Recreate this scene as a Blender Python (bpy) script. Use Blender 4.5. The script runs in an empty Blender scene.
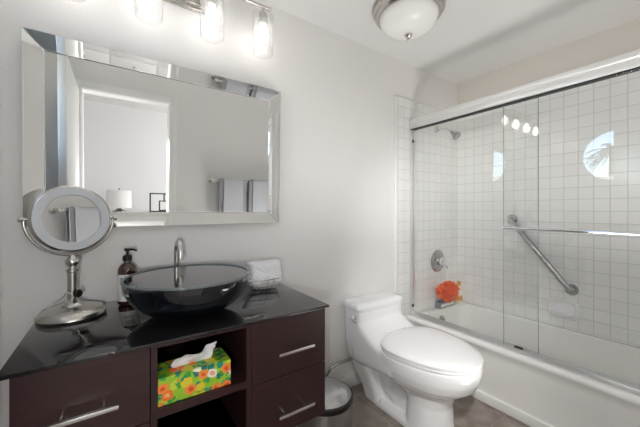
import bpy, bmesh, math, random
from math import sin, cos, pi, radians
from mathutils import Vector, Matrix, noise

random.seed(7)
S = bpy.context.scene
COL = S.collection

# ------------------------------------------------------------------ camera
cam_d = bpy.data.cameras.new('camera')
cam = bpy.data.objects.new('camera', cam_d)
COL.objects.link(cam)
cam_d.sensor_width = 36.0
cam_d.lens = 300.3 / 640 * 36.0
cam_d.shift_y = -0.0044
cam_d.clip_start = 0.02
cam.location = (0, -1.62, 1.235)
cam.rotation_euler = (pi / 2, 0, -radians(34.49))
S.camera = cam

# ------------------------------------------------------------------ world, lights, exposure
W = bpy.data.worlds.new('world')
S.world = W
W.use_nodes = True
wn = W.node_tree
wn.nodes.clear()
sky = wn.nodes.new('ShaderNodeTexSky')
sky.sky_type = 'NISHITA'
sky.sun_disc = False
sky.sun_elevation = radians(42)
sky.sun_rotation = radians(60)
wbg = wn.nodes.new('ShaderNodeBackground')
wbg.inputs['Strength'].default_value = 1.7
wo = wn.nodes.new('ShaderNodeOutputWorld')
wn.links.new(sky.outputs[0], wbg.inputs[0])
wn.links.new(wbg.outputs[0], wo.inputs[0])

def lamp(name, kind, loc, power, size=0.2, color=(1, 1, 1), aim=None, size_y=None):
    d = bpy.data.lights.new(name, kind)
    d.energy = power
    d.color = color
    if kind == 'AREA':
        d.size = size
        if size_y:
            d.shape = 'RECTANGLE'
            d.size_y = size_y
    else:
        d.shadow_soft_size = size
    o = bpy.data.objects.new(name, d)
    COL.objects.link(o)
    o.location = loc
    if aim is not None:
        o.rotation_euler = (Vector(aim) - Vector(loc)).to_track_quat('-Z', 'Y').to_euler()
    return o

# added fill spot in the doorway, brightens the tub side
sp = lamp('tub_fill_spot', 'SPOT', (0.30, -1.66, 1.75), 115, 0.04, (1.0, 0.985, 0.965), (2.6, -0.98, 0.75))
sp.data.spot_size = radians(84)
sp.data.spot_blend = 0.7
# added fill spot near the floor, bounced off the ceiling to even the room
sp = lamp('ceiling_fill_spot', 'SPOT', (1.50, -1.22, 0.35), 50, 0.30, (1.0, 0.985, 0.97), (1.50, -1.20, 2.44))
sp.data.spot_size = radians(122)
sp.data.spot_blend = 0.3
lamp('camera_flash', 'POINT', (-0.10, -1.645, 1.11), 16, 0.008, (1.0, 0.99, 0.975))
# sun over the roof, on the garden outside the round window
sun = lamp('sun', 'SUN', (3, 0, 8), 9.0, 0.01, (1.0, 0.96, 0.9), (-4, 0.6, 1.5))
# added area light that brightens the bedroom, no window stands there
lamp('bedroom_fill_area', 'AREA', (2.5, -3.0, 1.5), 36, 1.6, (1.0, 0.98, 0.97), (-2, -3.2, 1.3), 1.6)

S.view_settings.view_transform = 'Standard'
S.view_settings.look = 'None'
S.view_settings.exposure = 0.14
S.view_settings.gamma = 1.0
S.view_settings.use_curve_mapping = False
S.cycles.max_bounces = 16
S.cycles.diffuse_bounces = 12
S.cycles.glossy_bounces = 8
S.cycles.transmission_bounces = 8
S.cycles.transparent_max_bounces = 48
S.cycles.sample_clamp_indirect = 6.0
S.cycles.caustics_reflective = False
S.cycles.caustics_refractive = False

# ------------------------------------------------------------------ materials
def srgb(r, g, b):
    f = lambda c: (c / 255 / 12.92) if c / 255 <= 0.04045 else ((c / 255 + 0.055) / 1.055) ** 2.4
    return (f(r), f(g), f(b), 1)

def mat(name, color=(0.8, 0.8, 0.8, 1), rough=0.5, metal=0.0, spec=0.5, coat=0.0, **kw):
    m = bpy.data.materials.new(name)
    m.use_nodes = True
    b = m.node_tree.nodes['Principled BSDF']
    b.inputs['Base Color'].default_value = color
    b.inputs['Roughness'].default_value = rough
    b.inputs['Metallic'].default_value = metal
    b.inputs['Specular IOR Level'].default_value = spec
    b.inputs['Coat Weight'].default_value = coat
    b.inputs['Coat Roughness'].default_value = 0.03
    for k, v in kw.items():
        b.inputs[k].default_value = v
    return m

def nt(m):
    return m.node_tree, m.node_tree.nodes['Principled BSDF']

def add_noise_bump(m, scale, strength, dist=0.002, detail=2.0):
    t, b = nt(m)
    tc = t.nodes.new('ShaderNodeTexCoord')
    n = t.nodes.new('ShaderNodeTexNoise')
    n.inputs['Scale'].default_value = scale
    n.inputs['Detail'].default_value = detail
    bp = t.nodes.new('ShaderNodeBump')
    bp.inputs['Strength'].default_value = strength
    bp.inputs['Distance'].default_value = dist
    t.links.new(tc.outputs['Object'], n.inputs['Vector'])
    t.links.new(n.outputs['Fac'], bp.inputs['Height'])
    t.links.new(bp.outputs['Normal'], b.inputs['Normal'])
    return m

def noise_color(m, c1, c2, scale, stretch=(1, 1, 1), detail=4.0, lo=0.35, hi=0.65):
    t, b = nt(m)
    tc = t.nodes.new('ShaderNodeTexCoord')
    mp = t.nodes.new('ShaderNodeMapping')
    mp.inputs['Scale'].default_value = stretch
    n = t.nodes.new('ShaderNodeTexNoise')
    n.inputs['Scale'].default_value = scale
    n.inputs['Detail'].default_value = detail
    r = t.nodes.new('ShaderNodeValToRGB')
    r.color_ramp.elements[0].position = lo
    r.color_ramp.elements[0].color = c1
    r.color_ramp.elements[1].position = hi
    r.color_ramp.elements[1].color = c2
    t.links.new(tc.outputs['Object'], mp.inputs[0])
    t.links.new(mp.outputs[0], n.inputs['Vector'])
    t.links.new(n.outputs['Fac'], r.inputs[0])
    t.links.new(r.outputs[0], b.inputs['Base Color'])
    return m

def tile_mat(name, axes, size_w, size_h, c1, c2, grout, mortar, rough, off=(0, 0), brick_off=0.0, wave=0.10, bump=0.5, stain=None):
    m = mat(name, c1, rough)
    t, b = nt(m)
    tc = t.nodes.new('ShaderNodeTexCoord')
    sp = t.nodes.new('ShaderNodeSeparateXYZ')
    cb = t.nodes.new('ShaderNodeCombineXYZ')
    t.links.new(tc.outputs['Object'], sp.inputs[0])
    for i, a in enumerate(axes):
        ad = t.nodes.new('ShaderNodeMath')
        ad.operation = 'ADD'
        ad.inputs[1].default_value = off[i] + 100 * (size_w if i == 0 else size_h)
        t.links.new(sp.outputs['XYZ'.index(a)], ad.inputs[0])
        t.links.new(ad.outputs[0], cb.inputs[i])
    br = t.nodes.new('ShaderNodeTexBrick')
    br.offset = brick_off
    br.squash = 1.0
    br.inputs['Scale'].default_value = 1.0
    br.inputs['Brick Width'].default_value = size_w
    br.inputs['Row Height'].default_value = size_h
    br.inputs['Mortar Size'].default_value = mortar
    br.inputs['Mortar Smooth'].default_value = 0.3
    br.inputs['Bias'].default_value = 0.0
    br.inputs['Color1'].default_value = c1
    br.inputs['Color2'].default_value = c2
    br.inputs['Mortar'].default_value = grout
    t.links.new(cb.outputs[0], br.inputs['Vector'])
    colout = br.outputs['Color']
    if stain:
        n = t.nodes.new('ShaderNodeTexNoise')
        n.inputs['Scale'].default_value = stain[0]
        n.inputs['Detail'].default_value = 6
        t.links.new(tc.outputs['Object'], n.inputs['Vector'])
        r = t.nodes.new('ShaderNodeValToRGB')
        r.color_ramp.elements[0].position = 0.3
        r.color_ramp.elements[0].color = stain[1]
        r.color_ramp.elements[1].position = 0.7
        r.color_ramp.elements[1].color = (1, 1, 1, 1)
        t.links.new(n.outputs['Fac'], r.inputs[0])
        mx = t.nodes.new('ShaderNodeMixRGB')
        mx.blend_type = 'MULTIPLY'
        mx.inputs[0].default_value = 1.0
        t.links.new(colout, mx.inputs[1])
        t.links.new(r.outputs[0], mx.inputs[2])
        colout = mx.outputs[0]
    t.links.new(colout, b.inputs['Base Color'])
    inv = t.nodes.new('ShaderNodeMath')
    inv.operation = 'SUBTRACT'
    inv.inputs[0].default_value = 1.0
    t.links.new(br.outputs['Fac'], inv.inputs[1])
    b1 = t.nodes.new('ShaderNodeBump')
    b1.inputs['Strength'].default_value = bump
    b1.inputs['Distance'].default_value = 0.002
    t.links.new(inv.outputs[0], b1.inputs['Height'])
    n2 = t.nodes.new('ShaderNodeTexNoise')
    n2.inputs['Scale'].default_value = 9.0
    n2.inputs['Detail'].default_value = 1.0
    t.links.new(tc.outputs['Object'], n2.inputs['Vector'])
    b2 = t.nodes.new('ShaderNodeBump')
    b2.inputs['Strength'].default_value = wave
    b2.inputs['Distance'].default_value = 0.01
    t.links.new(n2.outputs['Fac'], b2.inputs['Height'])
    t.links.new(b1.outputs['Normal'], b2.inputs['Normal'])
    t.links.new(b2.outputs['Normal'], b.inputs['Normal'])
    return m

def thin_glass(name, tint=(1, 1, 1, 1), ior=1.5, rough=0.0):
    m = bpy.data.materials.new(name)
    m.use_nodes = True
    t = m.node_tree
    t.nodes.clear()
    tr = t.nodes.new('ShaderNodeBsdfTransparent')
    tr.inputs[0].default_value = tint
    gl = t.nodes.new('ShaderNodeBsdfGlossy')
    gl.inputs['Roughness'].default_value = rough
    fr = t.nodes.new('ShaderNodeFresnel')
    # thin pane: the same reflectance from either side of each face
    ge = t.nodes.new('ShaderNodeNewGeometry')
    mi = t.nodes.new('ShaderNodeMapRange')
    mi.inputs['To Min'].default_value = ior
    mi.inputs['To Max'].default_value = 1 / ior
    t.links.new(ge.outputs['Backfacing'], mi.inputs['Value'])
    t.links.new(mi.outputs[0], fr.inputs[0])
    mx = t.nodes.new('ShaderNodeMixShader')
    ou = t.nodes.new('ShaderNodeOutputMaterial')
    t.links.new(fr.outputs[0], mx.inputs[0])
    t.links.new(tr.outputs[0], mx.inputs[1])
    t.links.new(gl.outputs[0], mx.inputs[2])
    t.links.new(mx.outputs[0], ou.inputs[0])
    return m

def emit(name, color, strength):
    m = bpy.data.materials.new(name)
    m.use_nodes = True
    t = m.node_tree
    t.nodes.clear()
    e = t.nodes.new('ShaderNodeEmission')
    e.inputs[0].default_value = color
    e.inputs[1].default_value = strength
    ou = t.nodes.new('ShaderNodeOutputMaterial')
    t.links.new(e.outputs[0], ou.inputs[0])
    return m

M = {}
M['paint'] = add_noise_bump(mat('wall_paint', srgb(232, 230, 228), 0.55), 95, 0.35, 0.003)
M['paint_warm'] = add_noise_bump(mat('wall_paint_warm', srgb(228, 221, 214), 0.6), 95, 0.3, 0.003)
M['paint_bedroom'] = mat('bedroom_paint', srgb(234, 234, 235), 0.6)
M['ceiling'] = add_noise_bump(mat('ceiling_paint', srgb(230, 230, 228), 0.7), 60, 0.2, 0.003)
M['trim'] = mat('white_trim_paint', srgb(236, 236, 234), 0.35)
M['tile_x'] = tile_mat('white_tile_right', 'YZ', 0.0825, 0.0835, srgb(233, 233, 231), srgb(237, 237, 235), srgb(206, 206, 203), 0.0022, 0.10, (0.0, -0.397), bump=0.6, wave=0.12)
M['tile_y'] = tile_mat('white_tile_back', 'XZ', 0.0825, 0.0835, srgb(233, 233, 231), srgb(237, 237, 235), srgb(214, 214, 211), 0.0022, 0.10, (-1.844, -0.397), bump=0.6, wave=0.12)
M['bullnose'] = mat('bullnose_tile', srgb(232, 232, 230), 0.12)
M['floor'] = tile_mat('floor_tile', 'XY', 0.33, 0.33, srgb(156, 147, 140), srgb(163, 154, 146), srgb(176, 168, 160), 0.004, 0.4, (-1.98, 0.1), bump=0.3, wave=0.05, stain=(14, srgb(200, 194, 188)))
M['carpet'] = add_noise_bump(mat('bedroom_carpet', srgb(178, 176, 174), 0.95), 300, 0.5)
M['ceramic'] = mat('white_ceramic', srgb(238, 238, 239), 0.08, coat=0.3)
M['tub'] = mat('tub_enamel', srgb(236, 236, 233), 0.14, coat=0.2)
M['chrome'] = mat('chrome', (0.82, 0.82, 0.84, 1), 0.08, 1.0)
M['alu'] = mat('polished_aluminium', (0.92, 0.92, 0.92, 1), 0.34, 1.0)
M['steel'] = mat('stainless_steel', (0.47, 0.47, 0.475, 1), 0.22, 1.0)
M['nickel'] = add_noise_bump(mat('brushed_nickel', (0.60, 0.575, 0.54, 1), 0.27, 1.0), 400, 0.03)
M['mirror'] = mat('mirror_silver', (0.93, 0.94, 0.935, 1), 0.0, 1.0)
M['glass_door'] = thin_glass('clear_door_glass', (0.994, 0.997, 0.995, 1), 1.5)
M['glass_window'] = thin_glass('clear_window_glass', (0.97, 0.98, 0.98, 1), 1.3)
M['rubber'] = mat('black_rubber', srgb(25, 25, 27), 0.5)
M['counter'] = mat('black_glass_counter', srgb(26, 25, 27), 0.03, spec=0.75)
M['wood'] = noise_color(mat('espresso_wood', srgb(56, 32, 32), 0.32, spec=0.45), srgb(47, 27, 29), srgb(55, 33, 34), 6, (1.5, 8, 14), 5)
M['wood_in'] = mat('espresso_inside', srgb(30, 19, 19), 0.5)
M['handle'] = mat('satin_handle', (0.80, 0.79, 0.78, 1), 0.25, 1.0)
M['black'] = mat('black_plastic', srgb(18, 18, 19), 0.35)
M['white_plastic'] = mat('white_plastic', srgb(235, 235, 232), 0.4)
M['amber'] = mat('amber_bottle', srgb(62, 30, 16), 0.08, spec=0.6, coat=0.5)
M['label'] = mat('white_label', srgb(238, 236, 231), 0.6)
M['ink'] = mat('black_ink', srgb(40, 38, 38), 0.7)
M['tissue'] = mat('white_tissue', srgb(232, 232, 236), 0.9)
M['towel_light'] = add_noise_bump(mat('light_grey_terry', srgb(206, 207, 211), 0.95), 420, 0.9, 0.004)
M['towel_dark'] = add_noise_bump(mat('grey_terry', srgb(172, 172, 176), 0.95), 420, 0.9, 0.004)
M['cloth'] = add_noise_bump(mat('white_embossed_cloth', srgb(236, 235, 236), 0.9), 110, 1.0, 0.006)
M['loofah'] = mat('orange_mesh', srgb(240, 122, 78), 0.6, **{'Emission Strength': 0.0})
M['orange_label'] = mat('orange_label', srgb(222, 150, 50), 0.5)
M['cream'] = mat('cream_plastic', srgb(232, 222, 190), 0.35)
M['greyblue'] = mat('grey_blue_carton', srgb(132, 138, 148), 0.45)
M['frosted'] = mat('frosted_ring', srgb(196, 198, 202), 0.35)
M['milk'] = mat('white_glass_dome', srgb(246, 245, 243), 0.25, **{'Subsurface Weight': 0.0})
M['shade'] = mat('lamp_shade_fabric', srgb(240, 239, 236), 0.8)
M['palm'] = mat('palm_leaf', srgb(84, 92, 66), 0.6)
M['bark'] = mat('palm_bark', srgb(120, 104, 84), 0.9)
M['stucco'] = mat('outside_stucco', srgb(228, 220, 208), 0.9)
M['hedge'] = noise_color(mat('hedge_leaves', srgb(96, 110, 70), 0.9), srgb(60, 76, 44), srgb(130, 140, 96), 30)
M['ground'] = mat('outside_ground', srgb(190, 178, 160), 0.95)
M['bulb'] = emit('bulb_glow', (1.0, 0.97, 0.92, 1), 9.0)

# blue smoked glass of the vessel sink
def vessel_mat():
    m = mat('smoked_blue_glass', srgb(24, 32, 42), 0.03, spec=0.7, coat=0.5)
    t, b = nt(m)
    tc = t.nodes.new('ShaderNodeTexCoord')
    n = t.nodes.new('ShaderNodeTexNoise')
    n.inputs['Scale'].default_value = 7
    n.inputs['Detail'].default_value = 3
    mp = t.nodes.new('ShaderNodeMapping')
    mp.inputs['Scale'].default_value = (2.0, 2.0, 0.5)
    r = t.nodes.new('ShaderNodeValToRGB')
    r.color_ramp.elements[0].position = 0.35
    r.color_ramp.elements[0].color = srgb(6, 9, 14)
    r.color_ramp.elements[1].position = 0.7
    r.color_ramp.elements[1].color = srgb(15, 22, 31)
    t.links.new(tc.outputs['Object'], mp.inputs[0])
    t.links.new(mp.outputs[0], n.inputs['Vector'])
    t.links.new(n.outputs['Fac'], r.inputs[0])
    t.links.new(r.outputs[0], b.inputs['Base Color'])
    b.inputs['Transmission Weight'].default_value = 0.0
    return m
M['vessel'] = vessel_mat()
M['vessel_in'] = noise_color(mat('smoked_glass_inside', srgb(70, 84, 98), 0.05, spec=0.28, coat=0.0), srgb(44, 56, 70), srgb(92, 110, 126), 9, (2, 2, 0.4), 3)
M['vessel_rim'] = mat('glass_rim', srgb(104, 110, 113), 0.1)

def ribbed_glass():
    m = thin_glass('ribbed_clear_glass', (0.99, 0.99, 0.99, 1), 1.33, 0.08)
    t = m.node_tree
    ou = [n for n in t.nodes if n.type == 'OUTPUT_MATERIAL'][0]
    src = ou.inputs[0].links[0].from_socket
    tl = t.nodes.new('ShaderNodeBsdfTranslucent')
    mx = t.nodes.new('ShaderNodeMixShader')
    mx.inputs[0].default_value = 0.07
    t.links.new(src, mx.inputs[1])
    t.links.new(tl.outputs[0], mx.inputs[2])
    t.links.new(mx.outputs[0], ou.inputs[0])
    return m
M['ribbed'] = ribbed_glass()
M['glass_edge'] = mat('polished_glass_edge', srgb(150, 160, 156), 0.1)

def floral_mat():
    m = mat('floral_print', srgb(150, 190, 60), 0.45)
    t, b = nt(m)
    tc = t.nodes.new('ShaderNodeTexCoord')
    base = None
    def vor(scale, rnd, seed):
        mp = t.nodes.new('ShaderNodeMapping')
        mp.inputs['Location'].default_value = (seed, seed * 1.7, seed * 0.6)
        v = t.nodes.new('ShaderNodeTexVoronoi')
        v.inputs['Scale'].default_value = scale
        v.inputs['Randomness'].default_value = rnd
        nz = t.nodes.new('ShaderNodeTexNoise')
        nz.inputs['Scale'].default_value = scale * 2.2
        ad = t.nodes.new('ShaderNodeMixRGB')
        ad.blend_type = 'ADD'
        ad.inputs[0].default_value = 0.018
        t.links.new(tc.outputs['Object'], mp.inputs[0])
        t.links.new(mp.outputs[0], nz.inputs['Vector'])
        t.links.new(mp.outputs[0], ad.inputs[1])
        t.links.new(nz.outputs['Color'], ad.inputs[2])
        t.links.new(ad.outputs[0], v.inputs['Vector'])
        return v
    def mask(v, thr):
        c = t.nodes.new('ShaderNodeMath')
        c.operation = 'LESS_THAN'
        c.inputs[1].default_value = thr
        t.links.new(v.outputs['Distance'], c.inputs[0])
        return c
    def ramp(v, cols):
        r = t.nodes.new('ShaderNodeValToRGB')
        r.color_ramp.interpolation = 'CONSTANT'
        el = r.color_ramp.elements
        el[0].color = cols[0]
        el[0].position = 0
        el[1].color = cols[1]
        el[1].position = 1 / len(cols)
        for i, c in enumerate(cols[2:], 2):
            e = el.new(i / len(cols))
            e.color = c
        sp = t.nodes.new('ShaderNodeSeparateXYZ')
        t.links.new(v.outputs['Color'], sp.inputs[0])
        t.links.new(sp.outputs[0], r.inputs[0])
        return r
    def mix(a, bcol, fac):
        x = t.nodes.new('ShaderNodeMixRGB')
        t.links.new(fac.outputs[0], x.inputs[0])
        if a is None:
            x.inputs[1].default_value = srgb(150, 196, 48)
        else:
            t.links.new(a.outputs[0], x.inputs[1])
        t.links.new(bcol.outputs[0], x.inputs[2])
        return x
    v1 = vor(44, 1.0, 1.3)
    c1 = mix(None, ramp(v1, [srgb(30, 140, 120), srgb(60, 160, 60), srgb(196, 214, 60), srgb(24, 120, 110)]), mask(v1, 0.52))
    v2 = vor(24, 0.75, 4.1)
    c2 = mix(c1, ramp(v2, [srgb(238, 120, 40), srgb(240, 236, 214), srgb(226, 200, 40), srgb(240, 140, 60)]), mask(v2, 0.43))
    c3 = mix(c2, ramp(v2, [srgb(244, 180, 120), srgb(240, 170, 150), srgb(200, 210, 70), srgb(222, 80, 40)]), mask(v2, 0.2))
    t.links.new(c3.outputs[0], b.inputs['Base Color'])
    return m
M['floral'] = floral_mat()

# ------------------------------------------------------------------ mesh helpers
REST = {}      # resting place of a thing that is tilted after its parts are laid out

class MB:
    def __init__(self):
        self.bm = bmesh.new()

    def box(self, x0, x1, y0, y1, z0, z1, bevel=0.0, seg=2):
        b = bmesh.new()
        r = bmesh.ops.create_cube(b, size=1.0)
        for v in b.verts:
            v.co = Vector(((x0 + x1) / 2 + v.co.x * abs(x1 - x0), (y0 + y1) / 2 + v.co.y * abs(y1 - y0), (z0 + z1) / 2 + v.co.z * abs(z1 - z0)))
        if bevel > 0:
            bmesh.ops.bevel(b, geom=list(b.edges), offset=bevel, segments=seg, profile=0.5, affect='EDGES', clamp_overlap=True)
        self.merge(b)
        return self

    def merge(self, b, mtx=None):
        if mtx is not None:
            b.transform(mtx)
        me = bpy.data.meshes.new('tmp')
        b.to_mesh(me)
        b.free()
        self.bm.from_mesh(me)
        bpy.data.meshes.remove(me)

    def loft(self, rings, cap=True, closed=True):
        """rings: list of equal-length point lists"""
        bm = self.bm
        vs = [[bm.verts.new(p) for p in r] for r in rings]
        n = len(rings[0])
        for a, c in zip(vs[:-1], vs[1:]):
            for i in range(n if closed else n - 1):
                j = (i + 1) % n
                try:
                    bm.faces.new((a[i], a[j], c[j], c[i]))
                except ValueError:
                    pass
        if cap and closed:
            bm.faces.new(list(reversed(vs[0])))
            bm.faces.new(vs[-1])
        return self

    def lathe(self, profile, center=(0, 0, 0), axis=(0, 0, 1), n=40, cap=True):
        """profile: (radius, height) pairs along axis"""
        q = Vector((0, 0, 1)).rotation_difference(Vector(axis).normalized())
        rings = []
        for r, h in profile:
            r = max(r, 1e-5)
            rings.append([Vector(center) + q @ Vector((r * cos(2 * pi * i / n), r * sin(2 * pi * i / n), h)) for i in range(n)])
        return self.loft(rings, cap)

    def tube(self, pts, r, n=10, closed=False, cap=True):
        pts = [Vector(p) for p in pts]
        m = len(pts)
        rad = r if isinstance(r, (list, tuple)) else [r] * m
        rings = []
        prev = None
        for i, p in enumerate(pts):
            if closed:
                t = (pts[(i + 1) % m] - pts[i - 1]).normalized()
            else:
                t = (pts[min(i + 1, m - 1)] - pts[max(i - 1, 0)]).normalized()
            if prev is None:
                up = Vector((0, 0, 1)) if abs(t.z) < 0.9 else Vector((1, 0, 0))
                a = t.cross(up).normalized()
            else:
                a = (prev - t * prev.dot(t)).normalized()
            prev = a
            b = t.cross(a)
            rings.append([p + (a * cos(2 * pi * k / n) + b * sin(2 * pi * k / n)) * rad[i] for k in range(n)])
        if closed:
            rings.append(rings[0])
            self.loft(rings, False)
            bmesh.ops.remove_doubles(self.bm, verts=self.bm.verts, dist=1e-6)
        else:
            self.loft(rings, cap)
        return self

    def sphere(self, c, r, u=24, v=14, scale=(1, 1, 1)):
        b = bmesh.new()
        bmesh.ops.create_uvsphere(b, u_segments=u, v_segments=v, radius=r)
        for w in b.verts:
            w.co = Vector((w.co.x * scale[0] + c[0], w.co.y * scale[1] + c[1], w.co.z * scale[2] + c[2]))
        self.merge(b)
        return self

    def build(self, name, m, parent=None, smooth=True, angle=40):
        bmesh.ops.recalc_face_normals(self.bm, faces=self.bm.faces)
        me = bpy.data.meshes.new(name)
        if smooth:
            for f in self.bm.faces:
                f.smooth = True
            lim = radians(angle)
            for e in self.bm.edges:
                if len(e.link_faces) == 2:
                    if e.calc_face_angle(0) > lim:
                        e.smooth = False
                else:
                    e.smooth = False
        self.bm.to_mesh(me)
        self.bm.free()
        for x in (m if isinstance(m, (list, tuple)) else [m]):
            me.materials.append(x)
        o = bpy.data.objects.new(name, me)
        COL.objects.link(o)
        if parent is not None:
            o.parent = parent
            # children's mesh data is in world coordinates: undo the parent's place
            o.matrix_parent_inverse = (REST.get(parent.name) or wm(parent)).inverted()
        return o

def wm(o):
    m = Matrix.LocRotScale(o.location, o.rotation_euler, o.scale)
    if o.parent is not None:
        return wm(o.parent) @ o.matrix_parent_inverse @ m
    return m

def thing(name, loc, label, cat, group=None):
    o = bpy.data.objects.new(name, None)
    o.empty_display_size = 0.1
    COL.objects.link(o)
    o.location = loc
    return tag(o, label, cat, group)

def tag(o, label, cat, group=None):
    o['label'] = label
    o['category'] = cat
    if group:
        o['group'] = group
    return o

def struct(o):
    o['kind'] = 'structure'
    return o

def part_label(o, text):
    o['label'] = text
    return o

def arc(c, r, a0, a1, n, plane='xz'):
    out = []
    for i in range(n + 1):
        a = a0 + (a1 - a0) * i / n
        if plane == 'xz':
            out.append(Vector((c[0] + r * cos(a), c[1], c[2] + r * sin(a))))
        elif plane == 'yz':
            out.append(Vector((c[0], c[1] + r * cos(a), c[2] + r * sin(a))))
        else:
            out.append(Vector((c[0] + r * cos(a), c[1] + r * sin(a), c[2])))
    return out

# ------------------------------------------------------------------ room constants
XL, XR, YF, ZC = -0.49, 2.705, -1.60, 2.44     # left wall, right wall, doorway wall, ceiling
WT = 0.12
DX0, DX1, DZ = -0.215, 0.432, 2.13            # doorway opening
TX = 1.844                                     # where the tile starts
TT = 2.136                                     # tile top

# ------------------------------------------------------------------ setting
struct(MB().box(XL - WT, XR + WT, YF - WT, WT, -0.1, 0).build('floor', M['floor'], smooth=False))
struct(MB().box(XL - WT, XR + WT, YF - WT, WT, ZC, ZC + 0.1).build('ceiling', M['ceiling'], smooth=False))
struct(MB().box(XL - WT, XR + WT, 0, WT, 0, ZC).build('wall_back', M['paint'], smooth=False))
struct(MB().box(XR, XR + WT, YF - WT, 0, 0, ZC).build('wall_right', M['paint_warm'], smooth=False))
b = MB()
b.box(XL - WT, DX0 - 0.002, YF - WT, YF, 0, ZC).box(DX1 + 0.002, XR, YF - WT, YF, 0, ZC).box(DX0 - 0.002, DX1 + 0.002, YF - WT, YF, DZ + 0.002, ZC)
struct(b.build('wall_front', M['paint'], smooth=False))

# left wall with the round window's hole
WY, WZ, WR = -0.735, 1.845, 0.302
b = MB()
bm = b.bm
NW = 64
for x in (XL, XL - WT):
    ring = [bm.verts.new((x, WY + WR * cos(2 * pi * i / NW), WZ + WR * sin(2 * pi * i / NW))) for i in range(NW)]
    rect = [bm.verts.new((x, y, z)) for y, z in ((YF, 0), (0, 0), (0, ZC), (YF, ZC))]
    ed = [bm.edges.new((ring[i], ring[(i + 1) % NW])) for i in range(NW)]
    ed += [bm.edges.new((rect[i], rect[(i + 1) % 4])) for i in range(4)]
    bmesh.ops.triangle_fill(bm, use_beauty=True, use_dissolve=False, edges=ed)
    if x == XL:
        r0 = ring
    else:
        for i in range(NW):
            bm.faces.new((r0[i], r0[(i + 1) % NW], ring[(i + 1) % NW], ring[i]))
struct(b.build('wall_left', M['paint'], smooth=False))

# tiled surround of the tub
TK = 0.012
struct(MB().box(TX + 0.012, XR - TK, -TK, -0.0005, 0, TT, 0).build('wall_back_tile', M['tile_y'], smooth=False))
struct(MB().box(XR - TK, XR - 0.0005, YF + 0.001, -0.0005, 0, TT).build('wall_right_tile', M['tile_x'], smooth=False))
struct(MB().box(TX + 0.012, XR - TK, YF + 0.0005, YF + TK, 0, TT).build('wall_front_tile', M['tile_y'], smooth=False))
# bullnose strip that ends the tile on the painted wall
b = MB().box(TX - 0.026, TX + 0.012, -0.016, -0.0005, 0.0, TT + 0.002, 0.006, 3)
b.box(TX + 0.012, XR - TK, -0.014, -0.0005, TT, TT + 0.006, 0.002)
struct(b.build('trim_1', M['bullnose']))

# baseboards
b = MB().box(-0.48, TX - 0.028, -0.014, -0.0005, 0, 0.082, 0.003).box(-0.48, TX - 0.028, -0.010, -0.0005, 0.082, 0.095, 0.003)
struct(b.build('baseboard_back', M['trim']))
b = MB().box(XL + 0.0005, XL + 0.014, YF + 0.001, -0.016, 0, 0.095, 0.003)
struct(b.build('baseboard_left', M['trim']))
b = MB().box(DX1 + 0.072, 1.93, YF + 0.0005, YF + 0.014, 0, 0.095, 0.003)
struct(b.build('baseboard_front', M['trim']))

# doorway: casing (trim) and jamb
CW = 0.062
b = MB()
for y0, y1 in ((YF + 0.0005, YF + 0.016), (YF - WT - 0.016, YF - WT - 0.0005)):
    b.box(DX0 - CW, DX0, y0, y1, 0, DZ + CW, 0.004).box(DX1, DX1 + CW, y0, y1, 0, DZ + CW, 0.004).box(DX0, DX1, y0, y1, DZ, DZ + CW, 0.004)
struct(b.build('trim_2', M['trim']))
b = MB().box(DX0 - 0.0015, DX0 + 0.004, YF - WT, YF, 0, DZ).box(DX1 - 0.004, DX1 + 0.0015, YF - WT, YF, 0, DZ).box(DX0, DX1, YF - WT, YF, DZ - 0.004, DZ + 0.0015)
struct(b.build('trim_3', M['trim'], smooth=False))

# door leaf, folded open beside the left wall
d = struct(MB().box(-0.272, -0.232, YF + 0.02, -0.782, 0.012, 2.120, 0.003).build('door_1', M['trim']))
hb = MB().lathe([(0.026, 0), (0.026, 0.006), (0.011, 0.010), (0.011, 0.04), (0.024, 0.05), (0.027, 0.062), (0.02, 0.075), (0.001, 0.078)], (-0.2715, -0.845, 0.98), (-1, 0, 0), 24)
hb.build('door_knob', M['nickel'], d)

# round window in the left wall
wf = MB()
prof = [(WR - 0.03, -0.05), (WR - 0.034, 0.004), (WR - 0.026, 0.014), (WR + 0.022, 0.014), (WR + 0.03, 0.006), (WR + 0.03, 0.0005), (WR - 0.001, 0.0005), (WR - 0.001, -0.05), (WR - 0.03, -0.05)]
wf.lathe(prof, (XL, WY, WZ), (1, 0, 0), 72, cap=False)
w1 = struct(wf.build('window_1', M['trim']))
mb = MB().box(XL - 0.045, XL - 0.025, WY - WR + 0.028, WY + WR - 0.028, WZ - 0.008, WZ + 0.008, 0.003)
mb.box(XL - 0.044, XL - 0.026, WY - 0.008, WY + 0.008, WZ - WR + 0.028, WZ + WR - 0.028, 0.003)
mb.build('window_muntin', M['trim'], w1)
gb = MB().lathe([(WR - 0.031, -0.0375), (WR - 0.031, -0.0335)], (XL, WY, WZ), (1, 0, 0), 64)
gb.build('window_glass', M['glass_window'], w1)

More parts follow.
